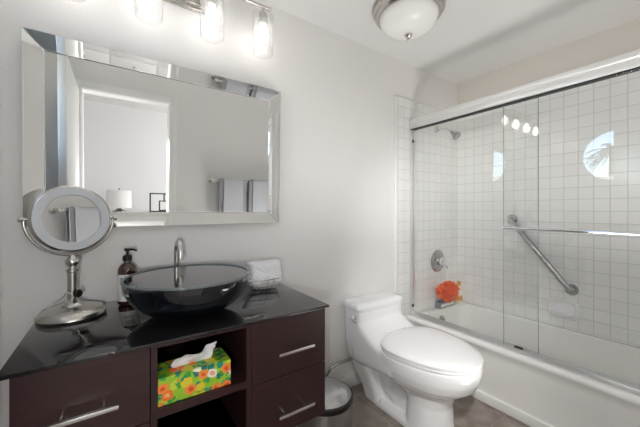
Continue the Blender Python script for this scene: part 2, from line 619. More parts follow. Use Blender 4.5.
# ---- what the round window looks out on
struct(MB().box(-30, -0.8, -16, 16, -0.4, -0.2).build('ground', M['ground'], smooth=False))
tag(MB().box(-9.4, -9.0, -7, 8, -0.2, 2.35, 0.02).build('garden_wall', M['stucco'], smooth=False), 'pale stucco garden wall outside the round window', 'wall')
def palm(x, y, h, label):
    t = thing('palm_tree', (x, y, -0.2), label, 'tree')
    MB().tube([(x, y, -0.2), (x + .05, y, h * .35), (x + .02, y + .05, h * .7), (x, y, h)], [0.16, 0.12, 0.10, 0.11], 12).build('trunk', M['bark'], t)
    b = MB()
    for k in range(34):
        a = random.uniform(0, 2 * pi)
        el = random.uniform(-0.6, 1.2)
        L = random.uniform(0.7, 1.0)
        dv = Vector((cos(a) * cos(el), sin(a) * cos(el), sin(el)))
        side = Vector((-sin(a), cos(a), 0))
        prev = None
        pts = []
        for s in range(7):
            q = s / 6
            p = Vector((x, y, h)) + dv * L * q + Vector((0, 0, -0.6 * L * q * q))
            pts.append(p)
        for s in range(1, 7):
            for sg in (-1, 1):
                for f in (0, 0.5):
                    p = pts[s - 1].lerp(pts[s], f)
                    tip = p + side * sg * 0.20 * (1.1 - s / 7) + dv * 0.25 + Vector((0, 0, -0.15))
                    e = dv * 0.03
                    v = [b.bm.verts.new(p - e), b.bm.verts.new(p + e), b.bm.verts.new(tip)]
                    b.bm.faces.new(v)
    b.build('crown', M['palm'], t, smooth=False)
palm(-13.0, 1.75, 3.75, 'palm tree with a ragged crown outside the round window')
b = MB()
for k in range(60):
    b.sphere((-8.1 + random.uniform(-.25, .25), random.uniform(-5, 6), random.uniform(0, 1.1)), random.uniform(.35, .6), 10, 7)
hd = b.build('hedge', M['hedge'])
hd['kind'] = 'stuff'
tag(hd, 'clipped green hedge along the pale garden wall outside', 'hedge')

# ------------------------------------------------------------------ bedroom behind the doorway
BX0, BX1, BY = -2.2, 2.7, -4.3
y1 = YF - WT
struct(MB().box(BX0 - .1, BX1 + .1, BY - .1, y1, -0.1, 0).build('floor_bedroom', M['carpet'], smooth=False))
struct(MB().box(BX0 - .1, BX1 + .1, BY - .1, y1, ZC + .2, ZC + .3).build('ceiling_bedroom', M['ceiling'], smooth=False))
struct(MB().box(BX0 - .1, BX1 + .1, BY - .1, BY, 0, ZC + .2).build('wall_bedroom_back', M['paint_bedroom'], smooth=False))
struct(MB().box(BX0 - .1, BX0, BY, y1, 0, ZC + .2).build('wall_bedroom_left', M['paint_bedroom'], smooth=False))
struct(MB().box(BX1, BX1 + .1, BY, y1, 0, ZC + .2).build('wall_bedroom_right', M['paint_bedroom'], smooth=False))
b = MB().box(BX0, XL - WT, y1 - 0.02, y1 + 0.1, 0, ZC + .2).box(XL - WT, XR + WT, y1 + .02, y1 + WT, ZC + .1, ZC + .2)
struct(b.build('wall_bedroom_front', M['paint_bedroom'], smooth=False))

# long white dresser
t = thing('dresser', (0.3, -4.05, 0), 'tall white dresser in the bedroom seen in the mirror', 'dresser')
MB().box(-0.65, 1.15, -4.28, -3.84, 0.08, 0.925, 0.004).build('body', M['trim'], t)
MB().box(-0.67, 1.17, -4.29, -3.81, 0.925, 0.952, 0.004).build('top', M['trim'], t)
for i in range(3):
    for j in range(4):
        dr = MB().box(-0.63 + i * .595, -0.63 + i * .595 + .575, -3.84, -3.822, 0.1 + j * .205, 0.1 + j * .205 + .195, 0.004).build('drawer', M['trim'], t)
        MB().sphere((-0.63 + i * .595 + .2875, -3.808, 0.1 + j * .205 + .10), 0.014).build('knob', M['nickel'], dr)
for x in (-0.6, 1.1):
    for y in (-4.24, -3.88):
        MB().box(x - .025, x + .025, y - .025, y + .025, 0, 0.08).build('foot', M['trim'], t)

# table lamp with a white drum shade
lx, ly = 0.07, -3.98
t = thing('table_lamp', (lx, ly, 0.9525), 'table lamp with white drum shade on the bedroom dresser', 'lamp')
MB().lathe([(0.09, 0), (0.09, 0.012), (0.05, 0.03), (0.03, 0.05), (0.012, 0.065), (0.012, 0.20)], (lx, ly, 0.9525), n=28).build('base', M['nickel'], t)
MB().lathe([(0.165, 0.068), (0.160, 0.335), (0.157, 0.335), (0.162, 0.068), (0.165, 0.068)], (lx, ly, 0.9525), n=40, cap=False).build('lamp_shade', M['shade'], t)
MB().lathe([(0.158, 0.325), (0.012, 0.330), (0.006, 0.345), (0.012, 0.36), (0.001, 0.372)], (lx, ly, 0.9525), n=28).build('finial', M['nickel'], t)

# black geometric frame ornament
t = thing('geometric_ornament', (0.62, -3.95, 0.9525), 'black open square frames ornament on the bedroom dresser', 'ornament')
y0, yy = -3.97, -3.93
b = MB()
def frame_rect(b, x0, x1, z0, z1, w):
    b.box(x0, x1, y0, yy, z1 - w, z1).box(x0, x0 + w, y0, yy, z0, z1 - w).box(x1 - w, x1, y0, yy, z0, z1 - w).box(x0 + w, x1 - w, y0, yy, z0, z0 + w)
frame_rect(b, 0.475, 0.775, 0.9527, 1.26, 0.018)
b.build('large_frame', M['black'], t, smooth=False)
b = MB()
frame_rect(b, 0.61, 0.756, 0.9712, 1.14, 0.016)
b.build('small_frame', M['black'], t, smooth=False)
MB().box(0.675, 0.691, y0, yy, 1.14, 1.242).build('bar', M['black'], t, smooth=False)

# ------------------------------------------------------------------ towel bar and towels on the doorway wall
bz, by = 1.44, YF + 0.072
t = thing('towel_bar', (1.2, YF, bz), 'brushed metal towel bar on the doorway wall, seen in the mirror', 'towel bar')
MB().tube([(0.82, by, bz), (1.62, by, bz)], 0.009, 14).build('bar', M['nickel'], t)
for x in (0.822, 1.618):
    MB().lathe([(0.026, 0.0005), (0.026, 0.008), (0.012, 0.014), (0.011, 0.06), (0.017, 0.065), (0.017, 0.085), (0.001, 0.087)], (x, YF, bz), (0, 1, 0), 22).build('post', M['nickel'], t)

def towel(x0, x1, zf, zb, layer, m, label, seed):
    r_in = 0.0105 + layer
    th = 0.010
    nx = 14
    b = MB()
    prof = []
    for i in range(15):
        prof.append((1, zf + (bz - zf) * i / 14))
    def pt(side, z, x, off):
        wob = 0.004 * noise.noise(Vector((x * 9 + seed, z * 6, side))) * min(1, (bz - z) * 6)
        return Vector((x, by + side * (r_in + off + 0.002) + side * abs(wob) * 1.0, z))
    path = [(1, zf + (bz - zf) * i / 12) for i in range(13)]
    outer, inner = [], []
    rows = []
    for s in range(nx + 1):
        x = x0 + (x1 - x0) * s / nx
        o_, i_ = [], []
        for sd, z in path:
            o_.append(pt(1, z, x, th))
            i_.append(pt(1, z, x, 0))
        for k in range(1, 8):
            a = pi * k / 8
            o_.append(Vector((x, by + (r_in + th + .002) * cos(a), bz + (r_in + th + .002) * sin(a))))
            i_.append(Vector((x, by + (r_in + .002) * cos(a), bz + (r_in + .002) * sin(a))))
        for i in range(13):
            z = bz + (zb - bz) * i / 12
            o_.append(pt(-1, z, x, th))
            i_.append(pt(-1, z, x, 0))
        rows.append(o_ + list(reversed(i_)))
    b.loft(rows, True)
    o = b.build('towel', m, angle=60)
    tag(o, label, 'towel')
    return o
towel(0.885, 1.165, 0.945, 0.995, 0.0, M['towel_dark'], 'wider darker grey towel hanging behind the left folded towel', 1)
towel(0.925, 1.125, 1.085, 1.135, 0.0135, M['towel_light'], 'narrow light grey towel in front, at the left end of the bar', 2)
towel(1.195, 1.49, 0.945, 0.995, 0.0, M['towel_dark'], 'wider darker grey towel hanging behind the right folded towel', 3)
towel(1.235, 1.455, 1.065, 1.115, 0.0135, M['towel_light'], 'narrow light grey towel in front, at the right of the bar', 4)

# ------------------------------------------------------------------ wall mirror with bevelled mirror frame
MX0, MX1, MZ0, MZ1 = -0.285, 0.796, 1.167, 1.925
FW = 0.060
t = thing('wall_mirror', ((MX0 + MX1) / 2, 0, MZ0), 'large rectangular mirror with wide mirrored frame on the wall above the vanity', 'mirror')
MB().box(MX0 + 0.004, MX1 - 0.004, -0.012, -0.001, MZ0 + 0.004, MZ1 - 0.004).build('backing', M['black'], t, smooth=False)
REST[t.name] = wm(t)
t.rotation_euler = (radians(1.9), 0, 0)   # hangs with its top leaning a little forward
yo, yi = -0.036, -0.016
MB().box(MX0 + FW - .002, MX1 - FW + .002, yi + .0005, -0.013, MZ0 + FW - .002, MZ1 - FW + .002).build('glass', M['mirror'], t, smooth=False)
O = [Vector((MX0, yo, MZ0)), Vector((MX1, yo, MZ0)), Vector((MX1, yo, MZ1)), Vector((MX0, yo, MZ1))]
I = [Vector((MX0 + FW, yi, MZ0 + FW)), Vector((MX1 - FW, yi, MZ0 + FW)), Vector((MX1 - FW, yi, MZ1 - FW)), Vector((MX0 + FW, yi, MZ1 - FW))]
for i in range(4):
    j = (i + 1) % 4
    b = MB()
    q = [O[i], O[j], I[j], I[i]]
    qb = [Vector((p.x, -0.012, p.z)) for p in q]
    front = [b.bm.verts.new(p) for p in q]
    back = [b.bm.verts.new(p) for p in qb]
    b.bm.faces.new(front)
    b.bm.faces.new(list(reversed(back)))
    for k in range(4):
        l = (k + 1) % 4
        b.bm.faces.new((front[k], back[k], back[l], front[l]))
    b.build('frame_panel', M['mirror'], t, smooth=False)
# thin raised bead around the inner pane and along the mitres
b = MB()
for i in range(4):
    j = (i + 1) % 4
    b.tube([I[i] + Vector((0, -.001, 0)), I[j] + Vector((0, -.001, 0))], 0.0022, 8)
    b.tube([I[i] + Vector((0, -.0005, 0)), O[i] + Vector((0, -.0005, 0))], 0.0016, 8)
b.build('bead', M['mirror'], t)

# ------------------------------------------------------------------ vanity light: backplate, bar, four glass shades
LX = [-0.14, 0.127, 0.394, 0.66]
LYY = -0.12
t = thing('vanity_light', (0.26, 0, 2.3), 'four-light vanity fixture with clear ribbed glass cylinders above the mirror', 'wall light')
b = MB()
b.box(0.13, 0.39, -0.012, -0.001, 2.243, 2.365, 0.003)
for k in range(4):
    b.box(0.134, 0.386, -0.020, -0.010, 2.250 + k * .029, 2.268 + k * .029, 0.003)
b.build('backplate', M['nickel'], t)
b = MB().tube([(-0.17, LYY, 2.328), (0.69, LYY, 2.328)], 0.008, 12)
for x in (-0.175, 0.695):
    b.sphere((x, LYY, 2.328), 0.011, 14, 8)
b.build('bar', M['nickel'], t)
for x in (0.2, 0.32):
    MB().tube([(x, -0.018, 2.31), (x, -0.07, 2.312), (x, LYY, 2.328)], 0.007, 10).build('arm', M['nickel'], t)
for x in LX:
    sb = MB().lathe([(0.007, 0), (0.007, -0.03), (0.022, -0.036), (0.024, -0.045), (0.024, -0.088), (0.019, -0.094), (0.001, -0.094)], (x, LYY, 2.325), n=24)
    sb.build('socket', M['nickel'], t)
    n = 96
    b = MB()
    ro, ri, z0, z1 = 0.0535, 0.0495, 2.072, 2.288
    def ring(r, z, amp):
        return [Vector((x + (r + amp * (0.5 + 0.5 * cos(24 * 2 * pi * i / n))) * cos(2 * pi * i / n), LYY + (r + amp * (0.5 + 0.5 * cos(24 * 2 * pi * i / n))) * sin(2 * pi * i / n), z)) for i in range(n)]
    b.loft([ring(0.026, z1, 0), ring(ro - .002, z1, 0), ring(ro, z1 - .004, 0.0), ring(ro - .002, z1 - .02, .003), ring(ro - .002, z0 + .01, .003), ring(ro - .002, z0, .0), ring(ri, z0, 0), ring(ri, z1 - .006, 0), ring(0.026, z1 - .006, 0), ring(0.026, z1, 0)], cap=False)
    part_label(b.build('glass_shade', M['ribbed'], t), 'clear ribbed glass cylinder')
    MB().lathe([(0.013, 0), (0.014, -0.012), (0.026, -0.035), (0.030, -0.058), (0.027, -0.08), (0.014, -0.096), (0.001, -0.099)], (x, LYY, 2.232), n=24).build('bulb', M['bulb'], t)
    lamp('vanity_bulb_light', 'POINT', (x, LYY - 0.001, 2.185), 0.22, 0.033, (1.0, 0.95, 0.88))

# ------------------------------------------------------------------ flush ceiling light
cx, cy_ = 1.437, -0.452
t = thing('ceiling_light', (cx, cy_, ZC), 'flush ceiling light with brushed nickel ring and white glass dome', 'ceiling light')
MB().lathe([(0.150, -0.0005), (0.195, -0.004), (0.205, -0.018), (0.203, -0.032), (0.194, -0.038), (0.192, -0.052), (0.180, -0.062), (0.168, -0.060), (0.165, -0.045), (0.150, -0.04)], (cx, cy_, ZC), n=64, cap=False).build('ring', M['nickel'], t)
MB().lathe([(0.168, -0.052), (0.166, -0.075), (0.154, -0.103), (0.130, -0.130), (0.095, -0.150), (0.05, -0.162), (0.001, -0.165)], (cx, cy_, ZC), n=64).build('glass_dome', M['milk'], t)
MB().lathe([(0.004, -0.160), (0.020, -0.165), (0.022, -0.171), (0.015, -0.180), (0.008, -0.184), (0.010, -0.191), (0.006, -0.198), (0.001, -0.2)], (cx, cy_, ZC), n=24).build('finial', M['nickel'], t)

# ------------------------------------------------------------------ vanity cabinet
VX0, VX1, VF, VB = -0.215, 0.752, -0.565, -0.003
VZ0, VZ1 = 0.362, 0.824
t = thing('vanity_cabinet', ((VX0 + VX1) / 2, -0.28, VZ0), 'dark espresso wood vanity with drawers and open middle shelf', 'cabinet')
YD = VF + 0.020
b = MB()
b.box(VX0, VX0 + .018, YD, VB, VZ0, VZ1).box(VX1 - .018, VX1, YD, VB, VZ0, VZ1)
b.box(0.094, 0.112, VF, VB, VZ0, VZ1).box(0.400, 0.418, VF, VB, VZ0, VZ1)
b.box(VX0 + .018, VX1 - .018, YD, VB, VZ0, VZ0 + .018)
b.box(0.112, 0.400, VF, VB, VZ0, VZ0 + .018)
b.box(0.112, 0.400, VF, VF + .018, VZ1 - .016, VZ1)
b.build('carcass', M['wood'], t, smooth=False)
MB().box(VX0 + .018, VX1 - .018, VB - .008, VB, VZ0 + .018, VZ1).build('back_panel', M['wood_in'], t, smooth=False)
MB().box(0.112, 0.400, VF, VB - .008, 0.588, 0.614).build('shelf', M['wood'], t, smooth=False)
def drawer(x0, x1, z0, z1, hz, hx0, hx1):
    d = MB().box(x0, x1, VF, YD - 0.0005, z0, z1, 0.0015).build('drawer', M['wood'], t, smooth=False)
    h = MB().box(hx0, hx1, VF - 0.043, VF - 0.031, hz - .006, hz + .006, 0.002)
    for x in (hx0 + .034, hx1 - .034):
        h.tube([(x, VF + .001, hz), (x, VF - .034, hz)], 0.0045, 10)
    h.build('handle', M['handle'], d)
zs = 0.587
drawer(0.420, VX1, zs + .002, VZ1 - .004, 0.690, 0.512, 0.672)
drawer(0.420, VX1, VZ0, zs - .002, 0.453, 0.512, 0.672)
drawer(VX0, 0.092, zs + .002, VZ1 - .004, 0.684, -0.148, 0.012)
drawer(VX0, 0.092, VZ0, zs - .002, 0.453, -0.148, 0.012)

ct = MB().box(-0.235, 0.757, -0.588, -0.001, 0.824, 0.835, 0.0015).build('countertop', M['counter'])
tag(ct, 'glossy black glass countertop on the espresso vanity', 'countertop')

# ------------------------------------------------------------------ vessel sink
bx, byy, bz0 = 0.249, -0.352, 0.8352
t = thing('vessel_sink', (bx, byy, bz0), 'round smoky blue glass vessel sink on the black countertop', 'sink')
R, Hh = 0.230, 0.147
outer = [(0.070, 0.0), (0.078, 0.006)]
for k in range(1, 15):
    a = k / 14
    r = 0.078 + (R - 0.078) * (sin(a * pi / 2) ** 0.9)
    z = 0.006 + (Hh - 0.006) * (1 - cos(a * pi / 2)) ** 0.86
    outer.append((r, z))
inner = [(max(r - 0.011, 0.001), z + 0.006 if i < 14 else z) for i, (r, z) in enumerate(outer)]
MB().lathe(outer, (bx, byy, bz0), n=72).build('bowl', M['vessel'], t)
inn = [(R - 0.010, Hh)] + [(max(r - 0.011, .02), z + .010) for r, z in reversed(outer[2:-1])] + [(0.03, 0.016), (0.001, 0.015)]
MB().lathe(inn, (bx, byy, bz0), n=72, cap=False).build('basin', M['vessel_in'], t)
MB().lathe([(R - .0102, Hh - .002), (R - .009, Hh + .003), (R - .005, Hh + .0045), (R - .001, Hh + .003), (R + .0005, Hh - .003), (R - .0102, Hh - .002)], (bx, byy, bz0), n=72, cap=False).build('rim', M['vessel_rim'], t)
MB().lathe([(0.033, 0.0165), (0.033, 0.021), (0.026, 0.024), (0.024, 0.030), (0.001, 0.032)], (bx, byy, bz0), n=28).build('drain', M['chrome'], t)
MB().tube([(bx, byy, 0.8235), (bx, byy, 0.70), (bx, -0.2, 0.69), (bx, -0.013, 0.69)], 0.016, 14).build('drain_pipe', M['chrome'], t)

# faucet: tall gooseneck behind the bowl
fx, fy = 0.243, -0.085
t = thing('faucet', (fx, fy, 0.8352), 'tall brushed nickel gooseneck faucet behind the glass vessel sink', 'faucet')
MB().lathe([(0.026, 0.0), (0.026, 0.010), (0.021, 0.016), (0.021, 0.05), (0.014, 0.058)], (fx, fy, 0.8352), n=24).build('base', M['nickel'], t)
pts = [(fx, fy, 0.88), (fx, fy, 0.95), (fx, fy, 1.045)] + [Vector((fx, fy - 0.048 + 0.048 * cos(a), 1.045 + 0.048 * sin(a))) for a in [pi * k / 12 for k in range(1, 13)]] + [(fx, fy - 0.096, 1.02)]
MB().tube(pts, 0.0125, 16).build('spout', M['nickel'], t)
MB().tube([(fx + .015, fy, .872), (fx + .06, fy, .885), (fx + .075, fy, .89)], [0.007, 0.006, 0.005], 12).build('lever', M['nickel'], t)

# ------------------------------------------------------------------ soap pump bottle
sx, sy, sz = 0.049, -0.072, 0.8352
t = thing('soap_bottle', (sx, sy, sz), 'amber soap pump bottle with white label beside the vessel sink', 'bottle')
MB().lathe([(0.032, 0.0), (0.036, 0.004), (0.036, 0.140), (0.034, 0.153), (0.026, 0.166), (0.015, 0.174), (0.014, 0.186), (0.001, 0.186)], (sx, sy, sz), n=36).build('body', M['amber'], t)
def sleeve(r, z0, z1, a0, a1, n=20):
    b = MB()
    rows = []
    for i in range(n + 1):
        a = a0 + (a1 - a0) * i / n
        rows.append([Vector((sx + rr * cos(a), sy + rr * sin(a), z)) for rr, z in ((r, z0), (r, z1), (r - .0004, z1), (r - .0004, z0))])
    b.loft(rows, True)
    return b
A0 = radians(-95)
lab = sleeve(0.0366, sz + .016, sz + .128, A0 - 1.45, A0 + 1.45).build('paper_label', M['label'], t)
b = MB()
for row, (z, h, n, gap) in enumerate([(0.106, 0.010, 5, .26), (0.090, 0.010, 4, .26), (0.074, 0.010, 4, .26), (0.056, .004, 9, .13), (0.048, .004, 9, .13), (0.040, .004, 8, .13)]):
    for k in range(n):
        a = A0 - gap * n / 2 + gap * k + .02
        w = gap * 0.62
        rows = []
        for i in range(3):
            aa = a + w * i / 2
            rows.append([Vector((sx + rr * cos(aa), sy + rr * sin(aa), zz)) for rr, zz in ((.0370, sz + z), (.0370, sz + z + h), (.0365, sz + z + h), (.0365, sz + z))])
        b.loft(rows, True)
b.build('print', M['ink'], lab, smooth=False)
MB().lathe([(0.017, 0.184), (0.0175, 0.188), (0.0175, 0.204), (0.012, 0.208), (0.0055, 0.210), (0.0055, 0.224), (0.012, 0.226), (0.013, 0.236), (0.001, 0.238)], (sx, sy, sz), n=24).build('pump', M['black'], t)
MB().tube([(sx, sy, sz + .231), (sx + .02, sy - .012, sz + .232), (sx + .034, sy - .02, sz + .226)], [0.006, 0.005, 0.004], 10).build('nozzle', M['black'], t)

# ------------------------------------------------------------------ makeup mirror on a stand
hx, hy, hz_ = -0.130, -0.14, 1.204
t = thing('makeup_mirror', (hx, hy, 0.8352), 'round brushed nickel makeup mirror on a stand, left end of the vanity', 'mirror')
MB().lathe([(0.104, 0.0), (0.107, 0.006), (0.105, 0.014), (0.092, 0.026), (0.062, 0.036), (0.040, 0.041), (0.036, 0.048), (0.022, 0.054), (0.016, 0.062)], (hx, hy, 0.8352), n=56).build('base', M['nickel'], t)
st = MB().lathe([(0.017, 0.055), (0.019, 0.060), (0.0155, 0.064), (0.0155, 0.165), (0.019, 0.168), (0.019, 0.176), (0.013, 0.180), (0.013, 0.186), (0.020, 0.194), (0.0225, 0.205), (0.020, 0.216), (0.012, 0.224), (0.010, 0.232)], (hx, hy, 0.8352), n=28)
st.build('stem', M['nickel'], t)
MB().lathe([(0.001, 0), (0.014, 0.001), (0.015, 0.004), (0.015, 0.012), (0.013, 0.015), (0.001, 0.015)], (hx + .012, hy - .011, 0.8352 + .085), (.75, -.66, 0), 22).build('switch', M['black'], t)
# yoke (lies in the head's own plane)
hn = Vector((0.36, -0.93, 0.06)).normalized()
ux = Vector((0, 0, 1)).cross(hn).normalized()
uz = hn.cross(ux).normalized()
HC = Vector((hx, hy, hz_))
ry = 0.1365
MB().tube([HC + ux * (ry * cos(a)) + Vector((0, 0, 1)) * (ry * sin(a)) for a in [pi + pi * k / 40 for k in range(0, 41)]], 0.0052, 10).build('yoke', M['nickel'], t)
for sg in (-1, 1):
    MB().lathe([(0.004, -0.012), (0.004, 0.002), (0.009, 0.004), (0.009, 0.016), (0.001, 0.018)], HC + ux * sg * (ry - .004), ux * sg, 16).build('pivot', M['nickel'], t)
hd_ = MB().lathe([(0.090, -0.004), (0.094, 0.0125), (0.100, 0.015), (0.118, 0.012), (0.126, 0.004), (0.126, -0.006), (0.115, -0.014), (0.001, -0.016)], HC, hn, 72, cap=False).build('head', M['nickel'], t)
MB().lathe([(0.089, 0.0132), (0.1185, 0.0128), (0.1185, 0.0155), (0.114, 0.0165), (0.092, 0.0165), (0.089, 0.0132)], HC, hn, 72, cap=False).build('light_ring', M['frosted'], hd_)
MB().lathe([(0.0925, 0.0), (0.0925, 0.0125), (0.001, 0.0125)], HC, hn, 72).build('glass', M['mirror'], hd_)
cb = [(hx - .02, hy + .016, .915), (hx - .03, hy + .05, .91), (hx - .05, hy + .10, .878), (hx - .085, hy + .115, .86), (hx - .10, hy + .09, .8405), (hx - .115, hy + .06, .8395)]
cb = [(hx + .018, hy - .012, .905), (hx - .005, hy - .022, .925), (hx - .022, hy - .008, .93), (hx - .02, hy + .02, .92), (hx - .035, hy + .06, .893), (hx - .07, hy + .095, .865), (hx - .097, hy + .05, .8395)]
MB().tube(cb, 0.0026, 8).build('cord', M['white_plastic'], t)

# ------------------------------------------------------------------ wire basket with white cloth
nx_, ny_ = 0.648, -0.165
t = thing('wire_basket', (nx_, ny_, 0.8352), 'small chrome wire basket on the right end of the countertop', 'basket')
b = MB()
wr = 0.0016
def oval(rx, ry_, z, n=40):
    return [Vector((nx_ + rx * cos(2 * pi * i / n), ny_ + ry_ * sin(2 * pi * i / n), z)) for i in range(n)]
for rx, ry_, z, w in ((0.070, 0.030, 0.8372, .0018), (0.086, 0.040, 0.850, wr), (0.096, 0.046, 0.866, wr), (0.102, 0.050, 0.884, .0024)):
    b.tube(oval(rx, ry_, z), w, 6, closed=True)
b.build('rim_wires', M['chrome'], t)
b = MB()
for k in range(20):
    a = 2 * pi * k / 20
    b.tube([(nx_ + rx * cos(a), ny_ + ry_ * sin(a), z) for rx, ry_, z in ((0.070, 0.030, 0.8372), (0.086, 0.040, 0.850), (0.096, 0.046, 0.866), (0.102, 0.050, 0.884))], 0.0013, 6)
b.build('upright_wires', M['chrome'], t)
# the cloth: a soft square standing in the basket
b = MB()
def cloth_ring(s, y, n=48):
    pts = []
    for i in range(n):
        a = 2 * pi * i / n
        e = 2 / (14.0 if sin(a) > 0 else 3.2)
        px = math.copysign(abs(cos(a)) ** e, cos(a))
        pz = math.copysign(abs(sin(a)) ** e, sin(a))
        w = 0.092 if pz > -.2 else 0.092
        pts.append(Vector((nx_ + px * w * s, ny_ + y + 0.012 * pz + .004 * noise.noise(Vector((px * 3, pz * 3, y * 40))), 0.908 + pz * 0.066 * s)))
    return pts
rings = [cloth_ring(0.05, -.034), cloth_ring(0.55, -.034), cloth_ring(0.8, -.030), cloth_ring(0.93, -.022), cloth_ring(1.0, -.006), cloth_ring(1.0, .008), cloth_ring(0.93, .022), cloth_ring(0.5, .026)]
b.loft(rings)
tag(b.build('folded_cloth', M['cloth'], angle=70), 'white embossed folded cloth standing in the wire basket', 'cloth')

# ------------------------------------------------------------------ tissue box on the middle shelf
t = thing('tissue_box', (0.23, -0.49, 0.6145), 'floral green and orange tissue box on the open vanity shelf', 'tissue box')
MB().box(0.114, 0.346, -0.552, -0.436, 0.6147, 0.703, 0.002).build('carton', M['floral'], t, smooth=False)
# opening film and the pulled-up tissue
b = MB()
NU, NV = 22, 12
for side in (0,):
    grid = []
    for i in range(NU + 1):
        row = []
        u = i / NU
        for j in range(NV + 1):
            v = j / NV
            ridge = 0.072 * (0.25 + 0.55 * u + 0.35 * max(0, sin(u * 7.0 - 1.2)) * u)
            h = ridge * (v ** 0.8)
            x = 0.165 + 0.125 * u + 0.03 * v * (u - 0.35) + 0.010 * noise.noise(Vector((u * 4, v * 3, 1)))
            y = -0.50 + 0.022 * sin(u * 9) * v + 0.012 * noise.noise(Vector((u * 5, v * 4, 7))) - 0.02 * v
            z = 0.7035 + h + 0.010 * v * noise.noise(Vector((u * 6, v * 5, 3)))
            row.append(Vector((x, y, max(z, 0.7032))))
        grid.append(row)
    vs = [[b.bm.verts.new(p) for p in r] for r in grid]
    for i in range(NU):
        for j in range(NV):
            b.bm.faces.new((vs[i][j], vs[i + 1][j], vs[i + 1][j + 1], vs[i][j + 1]))
ts = b.build('tissue', M['tissue'], t, angle=30)
sm = ts.modifiers.new('thick', 'SOLIDIFY')
sm.thickness = 0.0012
sm.offset = 0

# ------------------------------------------------------------------ trash can
tx, ty, tr = 0.915, -0.335, 0.145
t = thing('trash_can', (tx, ty, 0), 'stainless steel round step bin between vanity and toilet', 'trash can')
MB().lathe([(tr - .006, 0.004), (tr - .004, 0.0), (tr - .002, 0.02), (tr - .002, 0.255), (tr - .02, 0.258)], (tx, ty, 0), n=56).build('body', M['steel'], t)
MB().lathe([(tr - .002, 0.0), (tr + .002, 0.002), (tr + .002, 0.018), (tr - .002, 0.02), (tr - .002, 0.0)], (tx, ty, 0), n=56, cap=False).build('base_ring', M['black'], t)
MB().lathe([(tr - .003, 0.252), (tr + .003, 0.254), (tr + .005, 0.264), (tr + .003, 0.276), (tr - .006, 0.278), (tr - .006, 0.254), (tr - .003, 0.252)], (tx, ty, 0), n=56, cap=False).build('rim', M['black'], t)
MB().lathe([(tr - .0065, 0.268), (tr - .008, 0.282), (tr * .8, 0.300), (tr * .5, 0.314), (tr * .2, 0.320), (0.001, 0.321)], (tx, ty, 0), n=56).build('lid', M['steel'], t)
MB().box(tx - .05, tx - .005, ty - tr - .022, ty - tr + .006, 0.008, 0.018, 0.003).build('pedal', M['black'], t)

# ------------------------------------------------------------------ toilet (one-piece)
ax = 1.5
t = thing('toilet', (ax, -0.4, 0), 'white one-piece toilet with closed lid between vanity and tub', 'toilet')

def rrect(cxx, cyy, hxx, hyy, z, e=4.0, n=48):
    out = []
    for i in range(n):
        a = 2 * pi * i / n
        px = math.copysign(abs(cos(a)) ** (2 / e), cos(a))
        py = math.copysign(abs(sin(a)) ** (2 / e), sin(a))
        out.append(Vector((cxx + px * hxx, cyy + py * hyy, z)))
    return out

def egg(cxx, cyy, a, bf, bb, z, n=64, e=2.05, eb=2.3):
    out = []
    for i in range(n):
        th = 2 * pi * i / n
        c, s = cos(th), sin(th)
        ex = e if s < 0 else eb
        px = math.copysign(abs(c) ** (2 / ex), c)
        py = math.copysign(abs(s) ** (2 / ex), s)
        out.append(Vector((cxx + px * a, cyy + py * (bf if s < 0 else bb), z)))
    return out

SZ = 0.425
b = MB()
# tank, drawn in towards the rear foot
b.loft([rrect(ax, -0.20, 0.130, 0.070, 0.0, 5), rrect(ax, -0.185, 0.140, 0.080, 0.08, 5), rrect(ax, -0.150, 0.165, 0.100, 0.18, 5), rrect(ax, -0.118, 0.193, 0.100, 0.27, 5), rrect(ax, -0.106, 0.207, 0.094, 0.36, 6), rrect(ax, -0.104, 0.212, 0.093, 0.46, 6), rrect(ax, -0.104, 0.212, 0.093, 0.588, 6)])
# deep bowl
b.loft([egg(ax, -0.49, 0.10, 0.13, 0.12, 0.18), egg(ax, -0.49, 0.145, 0.215, 0.17, 0.235), egg(ax, -0.48, 0.190, 0.285, 0.20, 0.272), egg(ax, -0.475, 0.220, 0.328, 0.21, 0.305), egg(ax, -0.472, 0.236, 0.352, 0.21, 0.350), egg(ax, -0.472, 0.240, 0.360, 0.21, 0.390), egg(ax, -0.472, 0.240, 0.360, 0.20, SZ - .004), egg(ax, -0.472, 0.232, 0.350, 0.195, SZ)])
# shoulders sweeping from the tank's front down to the rim
def shoulder(y0, y1, n=14):
    rings = []
    for k in range(n + 1):
        q = k / n
        y = y0 + (y1 - y0) * q
        top = SZ + (0.588 - SZ) * ((1 - q) ** 2.3)
        bot = 0.225 + 0.065 * q
        hw = 0.211 + 0.026 * (q ** 1.3)
        zc_, hz2 = (top + bot) / 2, (top - bot) / 2
        ring = []
        for i in range(40):
            a = 2 * pi * i / 40
            px = math.copysign(abs(cos(a)) ** (2 / 6), cos(a))
            pz = math.copysign(abs(sin(a)) ** (2 / 6), sin(a))
            ring.append(Vector((ax + px * hw, y, zc_ + pz * hz2)))
        rings.append(ring)
    return rings
b.loft(shoulder(-0.12, -0.46))
# front pedestal, web between the legs and foot plate
b.loft([egg(ax, -0.53, 0.140, 0.160, 0.095, 0.0), egg(ax, -0.53, 0.132, 0.152, 0.090, 0.06), egg(ax, -0.53, 0.126, 0.148, 0.085, 0.16), egg(ax, -0.52, 0.145, 0.19, 0.10, 0.27)])
b.loft([rrect(ax, -0.36, 0.085, 0.16, 0.0, 4), rrect(ax, -0.36, 0.080, 0.16, 0.30, 4)])
b.loft([rrect(ax, -0.40, 0.138, 0.26, 0.0, 4.5), rrect(ax, -0.40, 0.136, 0.26, 0.030, 4.5), rrect(ax, -0.40, 0.118, 0.25, 0.042, 4.5)])
